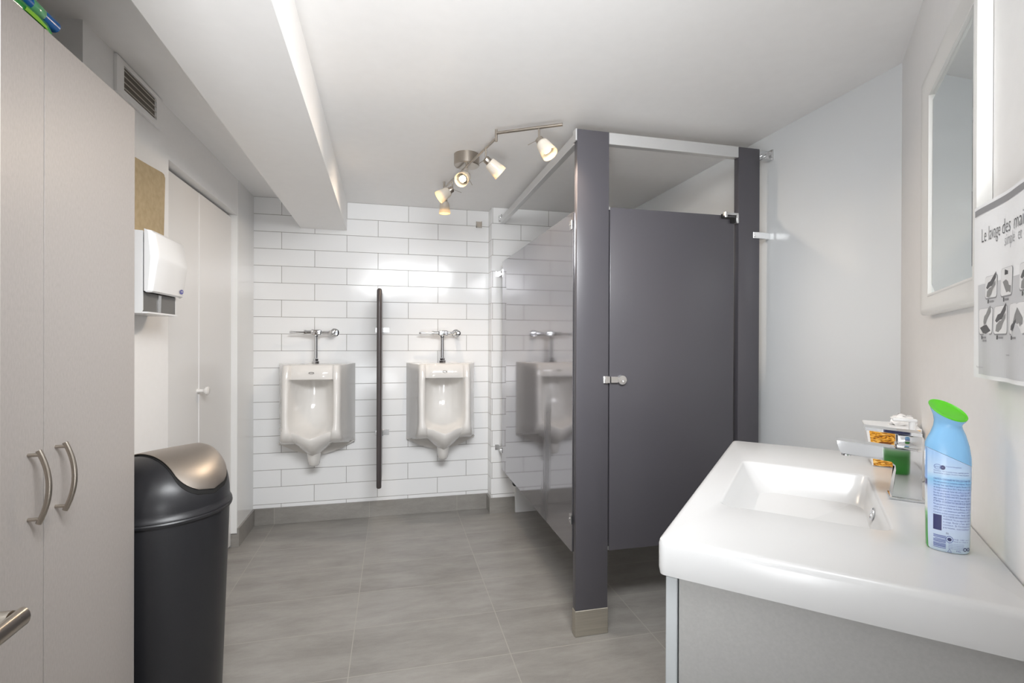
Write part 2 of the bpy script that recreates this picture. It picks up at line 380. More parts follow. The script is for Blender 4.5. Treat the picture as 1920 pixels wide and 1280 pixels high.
bm = bmesh.new(); box(bm, (-0.62, -1.3, 0), (-0.52, 0.8, H)); box(bm, (-1.5, 0.7, 0), (-0.62, 0.8, H)); struct('wall_entry_left', bm, 'paint')
struct('wall_right', B((XR, 1.30, 0), (XR + 0.1, YS, H)), 'frp')
bm = B((0, -1.5, 0), (0.1, 0.0, H)); bm.transform(DF); struct('wall_diagonal', bm, 'paint')
struct('wall_entry_right', B((0.60, -1.3, 0), (0.70, 0.232, H)), 'paint')
# base tiles
struct('baseboard_back', B((XL, YB - 0.011, 0), (XS, YB, 0.108), 0.001, 1), 'base')
bm = bmesh.new(); box(bm, (XS - 0.011, YS - 0.011, 0), (XS, YB - 0.011, 0.108)); box(bm, (XS, YS - 0.011, 0), (0.834, YS, 0.108)); struct('baseboard_step', bm, 'base')
bm = bmesh.new(); box(bm, (XL, 3.178, 0), (XL + 0.011, YB - 0.011, 0.108)); box(bm, (-0.909, 3.178, 0), (XL, 3.19, 0.075)); struct('baseboard_left', bm, 'base')
struct('trim_1', B((0.836, YS - 0.022, 0), (1.20, YS, 0.33), 0.002, 1), 'white_plastic')
# closet doors
d = thing('door_1', 'white bifold closet door in the left wall with a small round knob', 'door', (-0.91, 2.73, 0), kind='structure')
obj('door_panel', B((-0.945, 2.269, 0.012), (-0.912, 2.689, 1.912), 0.003, 1), 'door_paint', d)
obj('door_panel', B((-0.945, 2.692, 0.012), (-0.910, 3.180, 1.912), 0.003, 1), 'door_paint', d)
bm = bmesh.new(); lathe(bm, (-0.912, 2.676, 0.957), (1, 0, 0), [(0, 0.011), (0.012, 0.008), (0.026, 0.008), (0.034, 0.016), (0.040, 0.021), (0.046, 0.021), (0.050, 0.016)], 20); obj('knob', bm, 'glass_knob', d, 40)
bm = bmesh.new(); box(bm, (-0.997, 2.266, 0.0), (-0.946, 3.19, 1.925)); struct('closet_gap_shade', bm, 'dark')  # added dark slab, painted as the shade in the closet door gaps
struct('trim_3', B((-0.944, 3.1805, 0.08), (-0.8775, 3.1895, 1.924)), 'gloss_paint')
# entry door leaf standing open at the far left, only its edge and lever reach the frame
d = thing('door_2', 'open white entry door at the left edge with a brushed nickel lever', 'door', (-0.432, -0.15, 0), kind='structure')
obj('door_leaf', B((-0.452, -0.15, 0.01), (-0.412, 0.653, 2.03), 0.002, 1), 'gloss_paint', d)
bm = bmesh.new()
cyl(bm, (-0.412, 0.602, 0.922), (-0.404, 0.602, 0.922), 0.026, 28)
cyl(bm, (-0.405, 0.602, 0.922), (-0.372, 0.602, 0.922), 0.0095, 20)
pts = [(-0.366, 0.609, 0.922), (-0.366, 0.602, 0.922), (-0.366, 0.585, 0.9215), (-0.3665, 0.54, 0.920), (-0.369, 0.50, 0.919), (-0.374, 0.47, 0.918), (-0.382, 0.45, 0.918)]
tube(bm, pts, 0.0068, 14, 1.45, side=(0, 0, 1))
h = obj('lever_handle', bm, 'nickel', d, 40)
bm = bmesh.new(); cyl(bm, (-0.3625, 0.597, 0.923), (-0.3600, 0.597, 0.923), 0.004, 12); obj('set_screw', bm, 'chrome', h, 40)

# ---------------------------------------------------------------- vent
t = thing('wall_vent', 'white wall vent grille with pale slats high on the left wall', 'vent', (XL, 2.025, 2.0))
bm = bmesh.new()
x0, x1 = XL + 0.0005, XL + 0.009
box(bm, (x0, 1.862, 2.006), (x1, 2.188, 2.029)); box(bm, (x0, 1.862, 2.110), (x1, 2.188, 2.126))
box(bm, (x0, 1.862, 2.029), (x1, 1.906, 2.110)); box(bm, (x0, 2.141, 2.029), (x1, 2.188, 2.110)); obj('frame', bm, 'paint', t)
obj('backing', B((x0, 1.906, 2.029), (x0 + 0.001, 2.141, 2.110)), 'vent_dark', t)
for k in range(4):
    z = 2.037 + k * 0.0195
    bm = bmesh.new(); box(bm, (XL + 0.0055, 1.9062, z), (XL + 0.0085, 2.1408, z + 0.0022)); 
    obj('slat', bm, 'vent_slat', t)

# ---------------------------------------------------------------- tall cabinet with handles
XC = -0.68
t = thing('tall_cabinet', 'tall taupe laminate cabinet with two doors at the left edge', 'cabinet', (-0.95, 1.19, 0))
obj('body', B((-1.25, 0.832, 0.0), (XC - 0.0225, 1.5465, 1.8245)), 'laminate', t)
for y0, y1, yh in ((0.829, 1.1875, 1.1445), (1.1905, 1.5488, 1.2245)):
    dr = obj('door', B((XC - 0.018, y0, 0.06), (XC, y1, 1.826), 0.0005, 1), 'laminate', t)
    bm = bmesh.new()
    for z in (0.857, 0.981): cyl(bm, (XC - 0.0005, yh, z), (XC + 0.021, yh, z), 0.0035, 12)
    pts = []
    for k in range(15):
        s = -1 + 2 * k / 14; pts.append((XC + 0.017 + 0.017 * (1 - s * s), yh, 0.919 + s * 0.0705))
    tube(bm, pts, 0.0052, 12, 0.8, side=(0, 1, 0)); obj('handle', bm, 'nickel', dr, 50)
# wrapped pack on top of the cabinet
t = thing('wrapped_pack', 'green and blue plastic wrapped pack of rolls lying on top of the tall cabinet', 'package', (-0.72, 1.10, 1.826))
bm = bmesh.new()
prof = [(-0.683, 1.8275), (-0.681, 1.832), (-0.686, 1.848), (-0.700, 1.858), (-0.73, 1.850), (-0.77, 1.846), (-0.78, 1.838), (-0.778, 1.8275)]
loops = []
for y, s in ((0.90, 0.85), (0.93, 1.0), (1.05, 1.0), (1.15, 0.98), (1.205, 0.9), (1.216, 0.62)):
    loops.append([(-0.683 + (x + 0.683) * (0.4 + 0.6 * s), y + random.Random(int(y * 999 + x * 999)).uniform(-.004, .004), 1.8275 + (z - 1.8275) * s) for x, z in prof])
loft(bm, loops); w_ = obj('film', bm, 'wrap', t, 60)
bm = bmesh.new(); prism(bm, [(1.135, 1.8285), (1.20, 1.8285), (1.195, 1.834), (1.17, 1.838), (1.14, 1.837)], 'x', -0.6805, -0.6795); obj('printed_band', bm, 'wrap2', w_)
bm = bmesh.new(); lathe(bm, (-0.703, 1.178, 1.868), (0, 1, 0), [(0, 0.0132), (0.002, 0.0142), (0.034, 0.0142), (0.036, 0.0132)], 20); obj('wrap_band', bm, 'wrap_pale', t, 40)
for y0, y1, x, z in ((0.95, 1.262, -0.703, 1.868), (0.96, 1.20, -0.736, 1.862)):
    bm = bmesh.new(); lathe(bm, (x, y0, z), (0, 1, 0), [(0, 0.010), (0.004, 0.013), (y1 - y0 - 0.004, 0.013), (y1 - y0, 0.009)], 20); obj('roll', bm, 'roll', t, 40)

# ---------------------------------------------------------------- paper towel dispenser
t = thing('towel_dispenser', 'white folded paper towel dispenser on the left wall above the black bin', 'dispenser', (XL, 1.96, 1.289))
y0, y1 = 1.842, 2.102
bm = bmesh.new()
prism(bm, [(XL + 0.0005, 1.289), (-0.790, 1.289), (-0.786, 1.30), (-0.786, 1.556), (XL + 0.0005, 1.560)], 'y', y0, y0 + 0.004)
prism(bm, [(XL + 0.0005, 1.289), (-0.790, 1.289), (-0.786, 1.30), (-0.786, 1.556), (XL + 0.0005, 1.560)], 'y', y1 - 0.012, y1 - 0.008)
box(bm, (XL + 0.0005, y0 + 0.004, 1.289), (XL + 0.004, y1 - 0.012, 1.558)); box(bm, (XL + 0.004, y0 + 0.004, 1.552), (-0.79, y1 - 0.012, 1.556))
box(bm, (XL + 0.004, y0 + 0.004, 1.289), (-0.772, y1 - 0.03, 1.294))
obj('housing', bm, 'white_plastic', t)
bm = bmesh.new()
pr = [(-0.783, 1.362), (-0.766, 1.357), (-0.760, 1.362), (-0.744, 1.462), (-0.7425, 1.476), (-0.758, 1.552), (-0.766, 1.560), (-0.783, 1.563)]
loops = []
for y, s in ((y0 + 0.001, 0.0), (y0 + 0.012, 0.85), (y0 + 0.02, 1.0), (y1 - 0.02, 1.0), (y1 - 0.012, 0.85), (y1, 0.0)):
    loops.append([(-0.783 + (x + 0.783) * (0.45 + 0.55 * s), y, z) for x, z in pr])
loft(bm, loops); cv = obj('cover', bm, 'white_plastic', t, 20)
bm = bmesh.new(); n = 28
def cvx(z): return -0.7595 + (z - 1.362) * 0.016 / 0.1
vs = []
for k in range(n):
    a = 2 * pi * k / n; y = 2.065 + 0.0165 * cos(a); z = 1.378 + 0.0085 * sin(a); vs.append((y, z))
prism_f = [bm.verts.new((cvx(z) + 0.001, y, z)) for y, z in vs]; bm.faces.new(prism_f)
f2 = [bm.verts.new((cvx(z) + 0.0014, 2.065 + (y - 2.065) * 0.62, 1.378 + (z - 1.378) * 0.3 + 0.0005)) for y, z in vs]; bm.faces.new(f2).material_index = 1
obj('logo', bm, ['logo_blue', 'ink3'], cv, label='small blue oval badge')
obj('paper_tray', B((XL + 0.006, y0 + 0.005, 1.294), (-0.786, y1 - 0.014, 1.357)), 'grey_plastic', t)
bm = bmesh.new(); prism(bm, [(1.945, 1.296), (1.966, 1.296), (1.970, 1.356), (1.948, 1.356)], 'x', -0.7858, -0.7835); obj('towel_tab', bm, 'chrome_soft', t)
bm = bmesh.new()
pts = rrect(1.86, 2.160, 1.5605, 1.835, 0.016, 5)
pts = [(y - (1.835 - z) * 0.045 * (1 if y > 2 else 0), z - 0.02 * (y < 2)) for y, z in pts]
pts = [(y, max(z, 1.561)) for y, z in pts]
prism(bm, pts, 'x', XL + 0.002, XL + 0.030)
bmesh.ops.bevel(bm, geom=[e for e in bm.edges if e.calc_length() > 0.0001 and abs(e.verts[0].co.x - e.verts[1].co.x) < 1e-5], offset=0.004, segments=2, affect='EDGES')
setp(obj('towel_bundle', bm, 'tan', None, 40, origin=(XL + 0.015, 2.0, 1.561)), 'tan slab with a rounded top corner standing on the white dispenser against the wall', 'paper towels')

# ---------------------------------------------------------------- swing-top bin
BC = Vector((-0.691, 1.759, 0)); BR = 0.182; ZR = 0.69
e1 = Vector((sin(0.62), cos(0.62), 0)); e2 = Vector((cos(0.62), -sin(0.62), 0))
t = thing('trash_bin', 'tall black plastic swing top bin with a brushed metal flap', 'bin', (BC.x, BC.y, 0))
bm = bmesh.new(); lathe(bm, BC, (0, 0, 1), [(0.0, 0.150), (0.006, 0.155), (ZR - 0.01, 0.178), (ZR - 0.008, 0.176)], 72); obj('body', bm, 'black_plastic', t, 35)
bm = bmesh.new()
rs = [(ZR - 0.014, 0.1795), (ZR - 0.0145, 0.1845), (ZR - 0.008, 0.1862), (ZR - 0.004, 0.184), (ZR - 0.002, 0.1852), (ZR + 0.003, 0.184), (ZR + 0.006, 0.181), (ZR + 0.016, 0.1785)]
DZ = ZR + 0.030; HD = 0.134; LF = 0.082; RD = 0.178; S0 = 0.036
def dome(s, q, off=0.0):
    """s along the flap axis, q = -1..1 from the back over the top to the front"""
    a = sqrt(max(RD * RD - s * s, 1e-6)); g = 1.0
    if abs(s - S0) > LF: g = sqrt(max(0.0, 1 - ((abs(s - S0) - LF) / ((RD - LF - S0) if s > S0 else (RD - LF + S0))) ** 2))
    an = q * pi / 2
    p = BC + e1 * s + e2 * ((a + off) * sin(an)); p.z = DZ - 0.012 + (HD * (0.25 + 0.75 * g) * g + 0.012 + off) * (cos(an) ** 0.9 if cos(an) > 0 else 0)
    return p
loops = [[(BC.x + r * cos(2 * pi * k / 72), BC.y + r * sin(2 * pi * k / 72), z) for k in range(72)] for z, r in rs]
loft(bm, loops, True, False)
NS, NQ = 48, 40
gr = []
for i in range(NS + 1):
    s = -RD * cos(pi * i / NS) * 0.9995
    gr.append([bm.verts.new(dome(s, -1 + 2 * j / NQ)) for j in range(NQ + 1)])
for i in range(NS):
    for j in range(NQ): bm.faces.new((gr[i][j], gr[i + 1][j], gr[i + 1][j + 1], gr[i][j + 1]))
lathe(bm, (BC.x, BC.y, ZR + 0.014), (0, 0, 1), [(0, 0.1785), (0.006, 0.178)], 72, 0, False, False)
lid = obj('lid', bm, 'black_plastic', t, 40)
def flap(bm, half, q0, q1, off, th, mi=0, rnd=0.32):
    rows = []
    for j in range(41):
        q = q0 + (q1 - q0) * j / 40
        w = half
        if q > q1 - rnd: k = (q - (q1 - rnd)) / rnd; w = half * sqrt(max(0.0, 1 - k ** 2.4))
        rows.append([(S0 + s * max(w, 0.002), q) for s in [-1 + 2 * i / 20 for i in range(21)]])
    top = [[bm.verts.new(dome(s, q, off + th)) for s, q in r] for r in rows]; bot = [[bm.verts.new(dome(s, q, off)) for s, q in r] for r in rows]
    for j in range(40):
        for i in range(20):
            bm.faces.new((top[j][i], top[j][i + 1], top[j + 1][i + 1], top[j + 1][i])); bm.faces.new((bot[j][i], bot[j + 1][i], bot[j + 1][i + 1], bot[j][i + 1]))
        bm.faces.new((top[j][0], top[j + 1][0], bot[j + 1][0], bot[j][0])); bm.faces.new((top[j][20], bot[j][20], bot[j + 1][20], top[j + 1][20]))
    for i in range(20):
        bm.faces.new((top[0][i], bot[0][i], bot[0][i + 1], top[0][i + 1])); bm.faces.new((top[40][i], top[40][i + 1], bot[40][i + 1], bot[40][i]))
bm = bmesh.new(); flap(bm, 0.096, -0.75, 0.90, 0.0008, 0.0006); obj('flap_gap_shade', bm, 'dark', lid, 60, label='dark skin painted as the shaded gap around the flap')  # shade between flap and lid put into a dark skin
bm = bmesh.new(); flap(bm, 0.0925, -0.75, 0.84, 0.004, 0.002); obj('swing_flap', bm, 'flap', lid, 60, label='brushed metal swing flap')

# ---------------------------------------------------------------- urinals
def urinal(xc, label):
    t = thing('urinal', label, 'urinal', (xc, YB, 0.44), 0, 'wall hung urinals')
    bm = bmesh.new()
    # half section: list of (x, y) from the wall round the front rim into the recess; y measured from the wall
    def sec(z, wb, wf, yf, wi, dd, wr, dipc=0.0, bulge=0.0, wing=None):
        if wing is None: wing = yf * 0.55
        h = [(wb, 0.0, z), (wb * 0.985, -0.02, z), (wb * 0.5 + wf * 0.5, wing, z), (wf + 0.006, yf + 0.045, z), (wf, yf + 0.014, z), (wf - 0.012, yf, z),
             (wi + 0.010, yf - 0.002, z), (wi, yf + 0.008, z + dipc * 0.10), (wi - 0.006, yf + 0.02 + dd * 0.3, z + dipc * .15), (wr, yf + dd * 0.85 + 0.0, z + dipc * 0.35), (wr * 0.5, yf + dd - bulge * 0.6, z + dipc * 0.7)]
        L = [(x, y, zz) for x, y, zz in h] + [(0, yf + dd - bulge, z + dipc)] + [(-x, y, zz) for x, y, zz in h[::-1]]
        return [(xc + x, YB + y, zz) for x, y, zz in L]
    secs = [sec(1.049, .2365, .160, -.262, .124, .012, .10), sec(1.044, .2375, .166, -.272, .125, .012, .10),
            sec(1.00, .2375, .168, -.282, .125, .012, .10), sec(.966, .2375, .169, -.288, .125, .012, .10), sec(.960, .2375, .169, -.289, .125, .016, .10),
            sec(.959, .2375, .169, -.289, .126, .16, .075), sec(.94, .2375, .169, -.290, .127, .215, .075), sec(.85, .2375, .169, -.295, .128, .225, .075), sec(.76, .2375, .168, -.298, .128, .215, .075),
            sec(.70, .2375, .168, -.300, .127, .18, .075, -.02), sec(.672, .2375, .168, -.302, .124, .13, .075, -.03), sec(.655, .2375, .168, -.303, .120, .055, .075, -.036, .02),
            sec(.648, .2375, .169, -.303, .118, .022, .072, -.034, .028), sec(.640, .2375, .170, -.303, .118, .002, .072, -.034, .032), sec(.628, .2375, .172, -.300, .118, -.004, .072, -.034, .032),
            sec(.60, .2375, .178, -.285, .115, -.008, .072, -.04, .02), sec(.57, .2375, .186, -.24, .108, -.03, .068, -.05, .01), sec(.545, .238, .196, -.15, .10, -.085, .064, -.055, 0), 
            sec(.528, .238, .205, -.07, .095, -.12, .06, -.06, 0), sec(.518, .236, .205, -.02, .085, -.12, .052, -.06, 0)]
    loft(bm, secs, True, True, True)
    obj('bowl', bm, 'porcelain', t, 55)
    bm = bmesh.new()   # apron between the bowl and the wall, and the outlet
    loft(bm, [[(xc + x, YB - 0.001 + y, z) for x, z in ((-.236, .53), (.236, .53), (.13, .475), (.05, .452), (-.05, .452), (-.13, .475))] for y in (0, -0.035)])
    obj('apron', bm, 'porcelain', t, 30)
    bm = bmesh.new()
    lo = []
    for z, r, y in ((0.53, .046, -.19), (.49, .042, -.17), (.45, .038, -.16), (.42, .034, -.155), (.408, .026, -.152), (.404, .012, -.15)):
        lo.append([(xc + r * cos(2 * pi * k / 20), YB + y + 1.15 * r * sin(2 * pi * k / 20), z) for k in range(20)])
    loft(bm, lo); obj('outlet', bm, 'porcelain', t, 60)
    bm = bmesh.new()   # flush valve
    zv = 1.252; yv = YB - 0.10
    cyl(bm, (xc, yv, 1.05), (xc, yv, zv), 0.0115, 20); lathe(bm, (xc, yv, 1.047), (0, 0, 1), [(0, .024), (.018, .024), (.022, .018), (.034, .018), (.038, .0125)], 6)
    lathe(bm, (xc, yv, zv - 0.03), (0, 0, 1), [(0, .014), (.01, .016), (.02, .016)], 16)
    obj('flush_pipe', bm, 'chrome', t, 35)
    bm = bmesh.new()
    box(bm, (xc - 0.028, yv - 0.024, zv - 0.018), (xc + 0.036, yv + 0.024, zv + 0.018), 0.008, 3)
    cyl(bm, (xc + 0.03, yv, zv), (xc + 0.085, yv, zv), 0.010, 18); lathe(bm, (xc + 0.08, yv, zv), (1, 0, 0), [(0, .014), (.012, .014)], 6)
    lathe(bm, (xc + 0.105, yv - 0.035, zv), (0, 1, 0), [(0, .010), (.004, .017), (.03, .018), (.05, .016), (.132, .014)], 20); lathe(bm, (xc + 0.105, YB - 0.0005, zv), (0, -1, 0), [(0, .029), (.004, .028), (.01, .02)], 24)
    cyl(bm, (xc - 0.028, yv, zv), (xc - 0.062, yv, zv), 0.0135, 18); lathe(bm, (xc - 0.058, yv, zv), (-1, 0, 0), [(0, .016), (.012, .016)], 18)
    v = obj('flush_valve', bm, 'chrome', t, 35)
    bm = bmesh.new(); lathe(bm, (xc - 0.068, yv, zv), (-1, 0, 0), [(0, .006), (.03, .006), (.085, .0075), (.089, .006)], 14); obj('flush_handle', bm, 'chrome', v, 40)
    bm = bmesh.new(); n = 20; yy = YB - .2775
    for k in range(n):
        a0, a1 = 2 * pi * k / n, 2 * pi * (k + 1) / n
        if 10 <= k < 20 and k % 2: continue
        bm.faces.new([bm.verts.new((xc + rr * .0165 * cos(a), yy, 1.0 + rr * .007 * sin(a))) for rr, a in ((1, a0), (1, a1), (.72, a1), (.72, a0))])
    for k in range(4): x = -.0095 + k * .0055; bm.faces.new([bm.verts.new((xc + x + dx, yy, .9975 + dz)) for dx, dz in ((0, 0), (.0022, 0), (.0034, .004), (.0012, .004))])
    obj('maker_mark', bm, 'ink', t)
    return t
ul = urinal(-0.484, 'white wall-hung urinal on the left, nearer the closet doors')
ur = copy_tree(ul); ur.location.x = 0.329; ur['label'] = 'white wall-hung urinal on the right, nearer the toilet stall'

# ---------------------------------------------------------------- urinal screen
t = thing('urinal_screen', 'narrow dark grey urinal screen standing out from the wall between the two urinals', 'partition', (-0.081, YB, 0.3))
pts = rrect(YB - 0.415, YB - 0.012, 0.301, 1.516, 0.03, 4)
bm = bmesh.new(); prism(bm, pts, 'x', -0.092, -0.068); obj('panel', bm, 'stall', t)
bm = bmesh.new(); 
pts = [(-0.080, YB - 0.404, 0.316)] + [(-0.080, YB - 0.4165, 0.33 + 1.17 * k / 12) for k in range(13)] + [(-0.080, YB - 0.404, 1.503)]
tube(bm, pts, 0.0150, 14, side=(1, 0, 0)); obj('edge_trim', bm, 'rubber', t, 60)
for z in (1.272, 0.573):
    bm = bmesh.new(); box(bm, (-0.117, YB - 0.004, z - .018), (-0.024, YB - 0.0005, z + .018), 0.001, 1)
    for s in (-1, 1):
        xx = -0.080 + s * 0.0155; box(bm, (xx - .003, YB - 0.05, z - .016), (xx + .003, YB - 0.003, z + .016), 0.001, 1)
        cyl(bm, (-0.080 + s * 0.029, YB - 0.0045, z), (-0.080 + s * 0.029, YB - 0.0085, z), 0.0062, 12)
    obj('bracket', bm, 'chrome_soft', t, 35)
# leftover bracket on the tile
t = thing('tile_bracket', 'small empty metal bracket screwed to the white tile near the ceiling', 'bracket', (0.595, YB, 2.03))
bm = bmesh.new(); box(bm, (0.575, YB - 0.003, 2.010), (0.618, YB - 0.0005, 2.052)); box(bm, (0.575, YB - 0.03, 2.008), (0.578, YB - 0.003, 2.044)); box(bm, (0.612, YB - 0.022, 2.012), (0.615, YB - 0.003, 2.052)); box(bm, (0.575, YB - 0.03, 2.008), (0.615, YB - 0.003, 2.011)); obj('plate', bm, 'nickel', t)
bm = bmesh.new(); cyl(bm, (0.596, YB - 0.003, 2.033), (0.596, YB - 0.008, 2.033), 0.006, 12); obj('screw', bm, 'nickel', t, 40)

# ---------------------------------------------------------------- toilet stall
YF = 1.9035
t = thing('toilet_stall', 'dark grey metal toilet stall with its door closed', 'toilet stall', (0.72, YF, 0))
XA, XB = 0.724, 0.864
p = obj('post', B((XA, YF, 0.104), (XB, YF + 0.032, 2.0635), 0.0025, 2), 'stall', t, 40)
obj('floor_shoe', B((XA - 0.002, YF - 0.002, 0), (XB + 0.002, YF + 0.034, 0.106), 0.002, 1), 'steel', p, label='brushed steel floor shoe')
p2 = obj('post', B((1.4795, YF, 0.104), (1.5875, YF + 0.032, 2.0605), 0.0025, 2), 'stall', t, 40)
obj('floor_shoe', B((1.4775, YF - 0.002, 0), (1.5895, YF + 0.034, 0.106), 0.002, 1), 'steel', p2, label='brushed steel floor shoe')
bm = bmesh.new(); pts = rrect(1.938, 3.297, 0.333, 1.735, 0.004, 2); prism(bm, pts, 'x', 0.720, 0.746); obj('side_panel', bm, 'stall_panel', t, label='glossy grey side panel')
dr = obj('door', B((0.8705, YF + 0.003, 0.337), (1.4595, YF + 0.028, 1.756), 0.003, 2), 'stall', t, 40)
bm = bmesh.new()
box(bm, (1.436, YF - 0.001, 1.722), (1.4605, YF + 0.0, 1.746)); box(bm, (1.395, YF - 0.0005, 1.740), (1.4605, YF + 0.0035, 1.748)); box(bm, (1.393, YF - 0.001, 1.744), (1.399, YF + 0.0035, 1.759)); obj('hinge_recess_shade', bm, 'dark', dr)  # flat dark plates painted as the shade of the hinge notch
bm = bmesh.new(); box(bm, (1.413, YF - 0.004, 1.757), (1.478, YF + 0.026, 1.768), 0.003, 2); box(bm, (1.466, YF - 0.005, 1.722), (1.4785, YF + 0.02, 1.762), 0.002, 1); cyl(bm, (1.418, YF + 0.006, 1.747), (1.418, YF + 0.006, 1.770), 0.009, 16); obj('hinge', bm, 'chrome_soft', dr, 40)
bm = bmesh.new(); box(bm, (0.8645, YF + 0.004, 0.340), (0.8703, YF + 0.026, 0.356)); obj('bumper', bm, 'chrome_soft', p); bm = bmesh.new(); box(bm, (0.8645, YF + 0.004, 1.745), (0.8703, YF + 0.02, 1.758)); obj('bumper', bm, 'chrome_soft', p)
bm = bmesh.new(); box(bm, (0.8435, YF - 0.012, 1.030), (0.8675, YF - 0.0005, 1.0595), 0.002, 1); box(bm, (0.8395, YF - 0.005, 1.0305), (0.845, YF - 0.0005, 1.059)); obj('latch_keeper', bm, 'chrome_soft', p, 40)
bm = bmesh.new()
pts = [(0.872, 1.0325)] + [(0.897 + .0135 * cos(a), 1.0445 + .0125 * sin(a)) for a in [radians(-80 + 160 * k / 10) for k in range(11)]] + [(0.872, 1.0575)]
prism(bm, pts, 'y', YF - 0.010, YF + 0.0025); lathe(bm, (0.9225, YF + 0.0025, 1.0425), (0, -1, 0), [(0, .0205), (.010, .0205), (.014, .0185), (.015, .0)], 28, 0, False, False)
box(bm, (0.9245, YF - 0.016, 1.036), (0.934, YF - 0.010, 1.0395)); obj('latch', bm, 'chrome_soft', dr, 35)
bm = bmesh.new(); box(bm, (XB, YF + 0.001, 2.014), (1.4795, YF + 0.031, 2.0620), 0.0015, 1); box(bm, (XA - 0.0065, YF + 0.001, 2.016), (XA, YF + 0.034, 2.0645), 0.001, 1)
obj('head_rail', bm, 'alu', t, 30, label='pale aluminium head rail over the door')
obj('head_rail', B((0.728, YF + 0.032, 2.018), (0.757, YS - 0.001, 2.062), 0.0015, 1), 'alu', t, 30, label='pale aluminium head rail running back to the tiles')
bm = bmesh.new(); box(bm, (0.722, YS - 0.05, 2.052), (0.727, YS - 0.0006, 2.072)); box(bm, (0.715, YS - 0.004, 2.030), (0.765, YS - 0.0006, 2.074)); cyl(bm, (0.724, YS - 0.025, 2.058), (0.716, YS - 0.025, 2.058), 0.006, 10); obj('rail_bracket', bm, 'chrome_soft', t)
bm = bmesh.new(); box(bm, (1.588, YF + 0.004, 2.010), (XR - 0.0006, YF + 0.007, 2.056)); box(bm, (1.636, YF - 0.02, 2.010), (XR - 0.0006, YF + 0.004, 2.056)); box(bm, (1.588, YF - 0.018, 2.0095), (1.636, YF + 0.006, 2.012))
for dx in (0.602, 0.622): cyl(bm, (1 + dx, YF + 0.004, 2.034), (1 + dx, YF - 0.003, 2.034), 0.007, 12)
obj('rail_bracket', bm, 'chrome_soft', t, 35)
bm = bmesh.new(); box(bm, (1.5515, YF - 0.005, 1.661), (1.6155, YF - 0.0005, 1.6895), 0.0015, 1); box(bm, (1.589, YF - 0.001, 1.661), (1.6155, YF + 0.032, 1.6895)); box(bm, (1.6150, YF + 0.002, 1.661), (XR - 0.0006, YF + 0.008, 1.6895), 0.001, 1); cyl(bm, (1.562, YF - 0.005, 1.675), (1.562, YF - 0.009, 1.675), 0.005, 12); obj('wall_bracket', bm, 'chrome_soft', t, 35)
for y, z in ((1.945, 1.683), (1.940, 0.468)):
    bm = bmesh.new(); box(bm, (0.7165, y - 0.008, z - .018), (0.7195, y + 0.022, z + .018)); box(bm, (0.712, y - 0.008, z - .018), (0.7195, y - .0055, z + .018)); cyl(bm, (0.7165, y + .008, z), (0.710, y + .008, z), 0.005, 10); obj('panel_bracket', bm, 'chrome_soft', t)
for z in (1.667, 0.46):
    bm = bmesh.new(); box(bm, (0.716, 3.285, z - .018), (0.7195, YS - 0.003, z + .018)); box(bm, (0.695, YS - 0.0035, z - .018), (0.7195, YS - 0.0006, z + .018)); cyl(bm, (0.7165, 3.31, z), (0.711, 3.31, z), 0.006, 10); obj('panel_bracket', bm, 'chrome_soft', t)
bm = bmesh.new(); box(bm, (0.728, 2.95, 0.318), (0.738, 3.08, 0.3325)); cyl(bm, (0.733, 2.97, 0.322), (0.733, 3.0, 0.322), 0.014, 12); obj('panel_clip', bm, 'black_plastic', t, 40)

# ---------------------------------------------------------------- ceiling spotlight bar
t = thing('spotlight_bar', 'brushed nickel ceiling light with five white glass spots on a zigzag bar', 'ceiling light', (0.3555, 2.474, H))
bm = bmesh.new(); lathe(bm, (0.3555, 2.474, H - 0.0005), (0, 0, -1), [(0, .063), (.052, .063), (.056, .060), (.057, .001)], 48, 0, True, True); obj('canopy', bm, 'nickel', t, 30)
Z1, Z2 = 2.054, 2.074
def pin(bm, x, y): cyl(bm, (x, y, 2.040), (x, y, 2.090), 0.0058, 14)
bm = bmesh.new(); cyl(bm, (0.420, 2.055, Z1), (0.2765, 2.80, Z1), 0.0055, 14); pin(bm, 0.420, 2.055); pin(bm, 0.2765, 2.80); cyl(bm, (0.350, 2.43, Z1), (0.350, 2.43, Z1 + .022), 0.006, 12); obj('rod', bm, 'nickel', t, 40)
bm = bmesh.new(); cyl(bm, (0.422, 2.05, Z2), (0.662, 1.905, Z2), 0.0065, 14); obj('rod', bm, 'nickel', t, 40)
bm = bmesh.new(); cyl(bm, (0.2765, 2.80, Z2), (0.312, 3.10, Z2), 0.0055, 14); obj('rod', bm, 'nickel', t, 40)
spots = [((0.578, 1.956, Z2), 2.026, (0.40, -0.42, -0.80), (-0.75, 0.1, -0.42)),
         ((0.3975, 2.172, Z1), 2.006, (0.72, 0.10, -0.58), (-0.55, -0.4, -0.5)),
         ((0.352, 2.43, Z1), 2.012, (-0.42, -0.72, -0.50), (0.45, 0.3, -0.62)),
         ((0.306, 2.66, Z1), 2.010, (-0.80, 0.02, -0.56), (0.80, 0.1, -0.22)),
         ((0.298, 3.00, Z2), 2.052, (0.02, 0.0, -1.0), (0.7, 0.3, 0.45))]
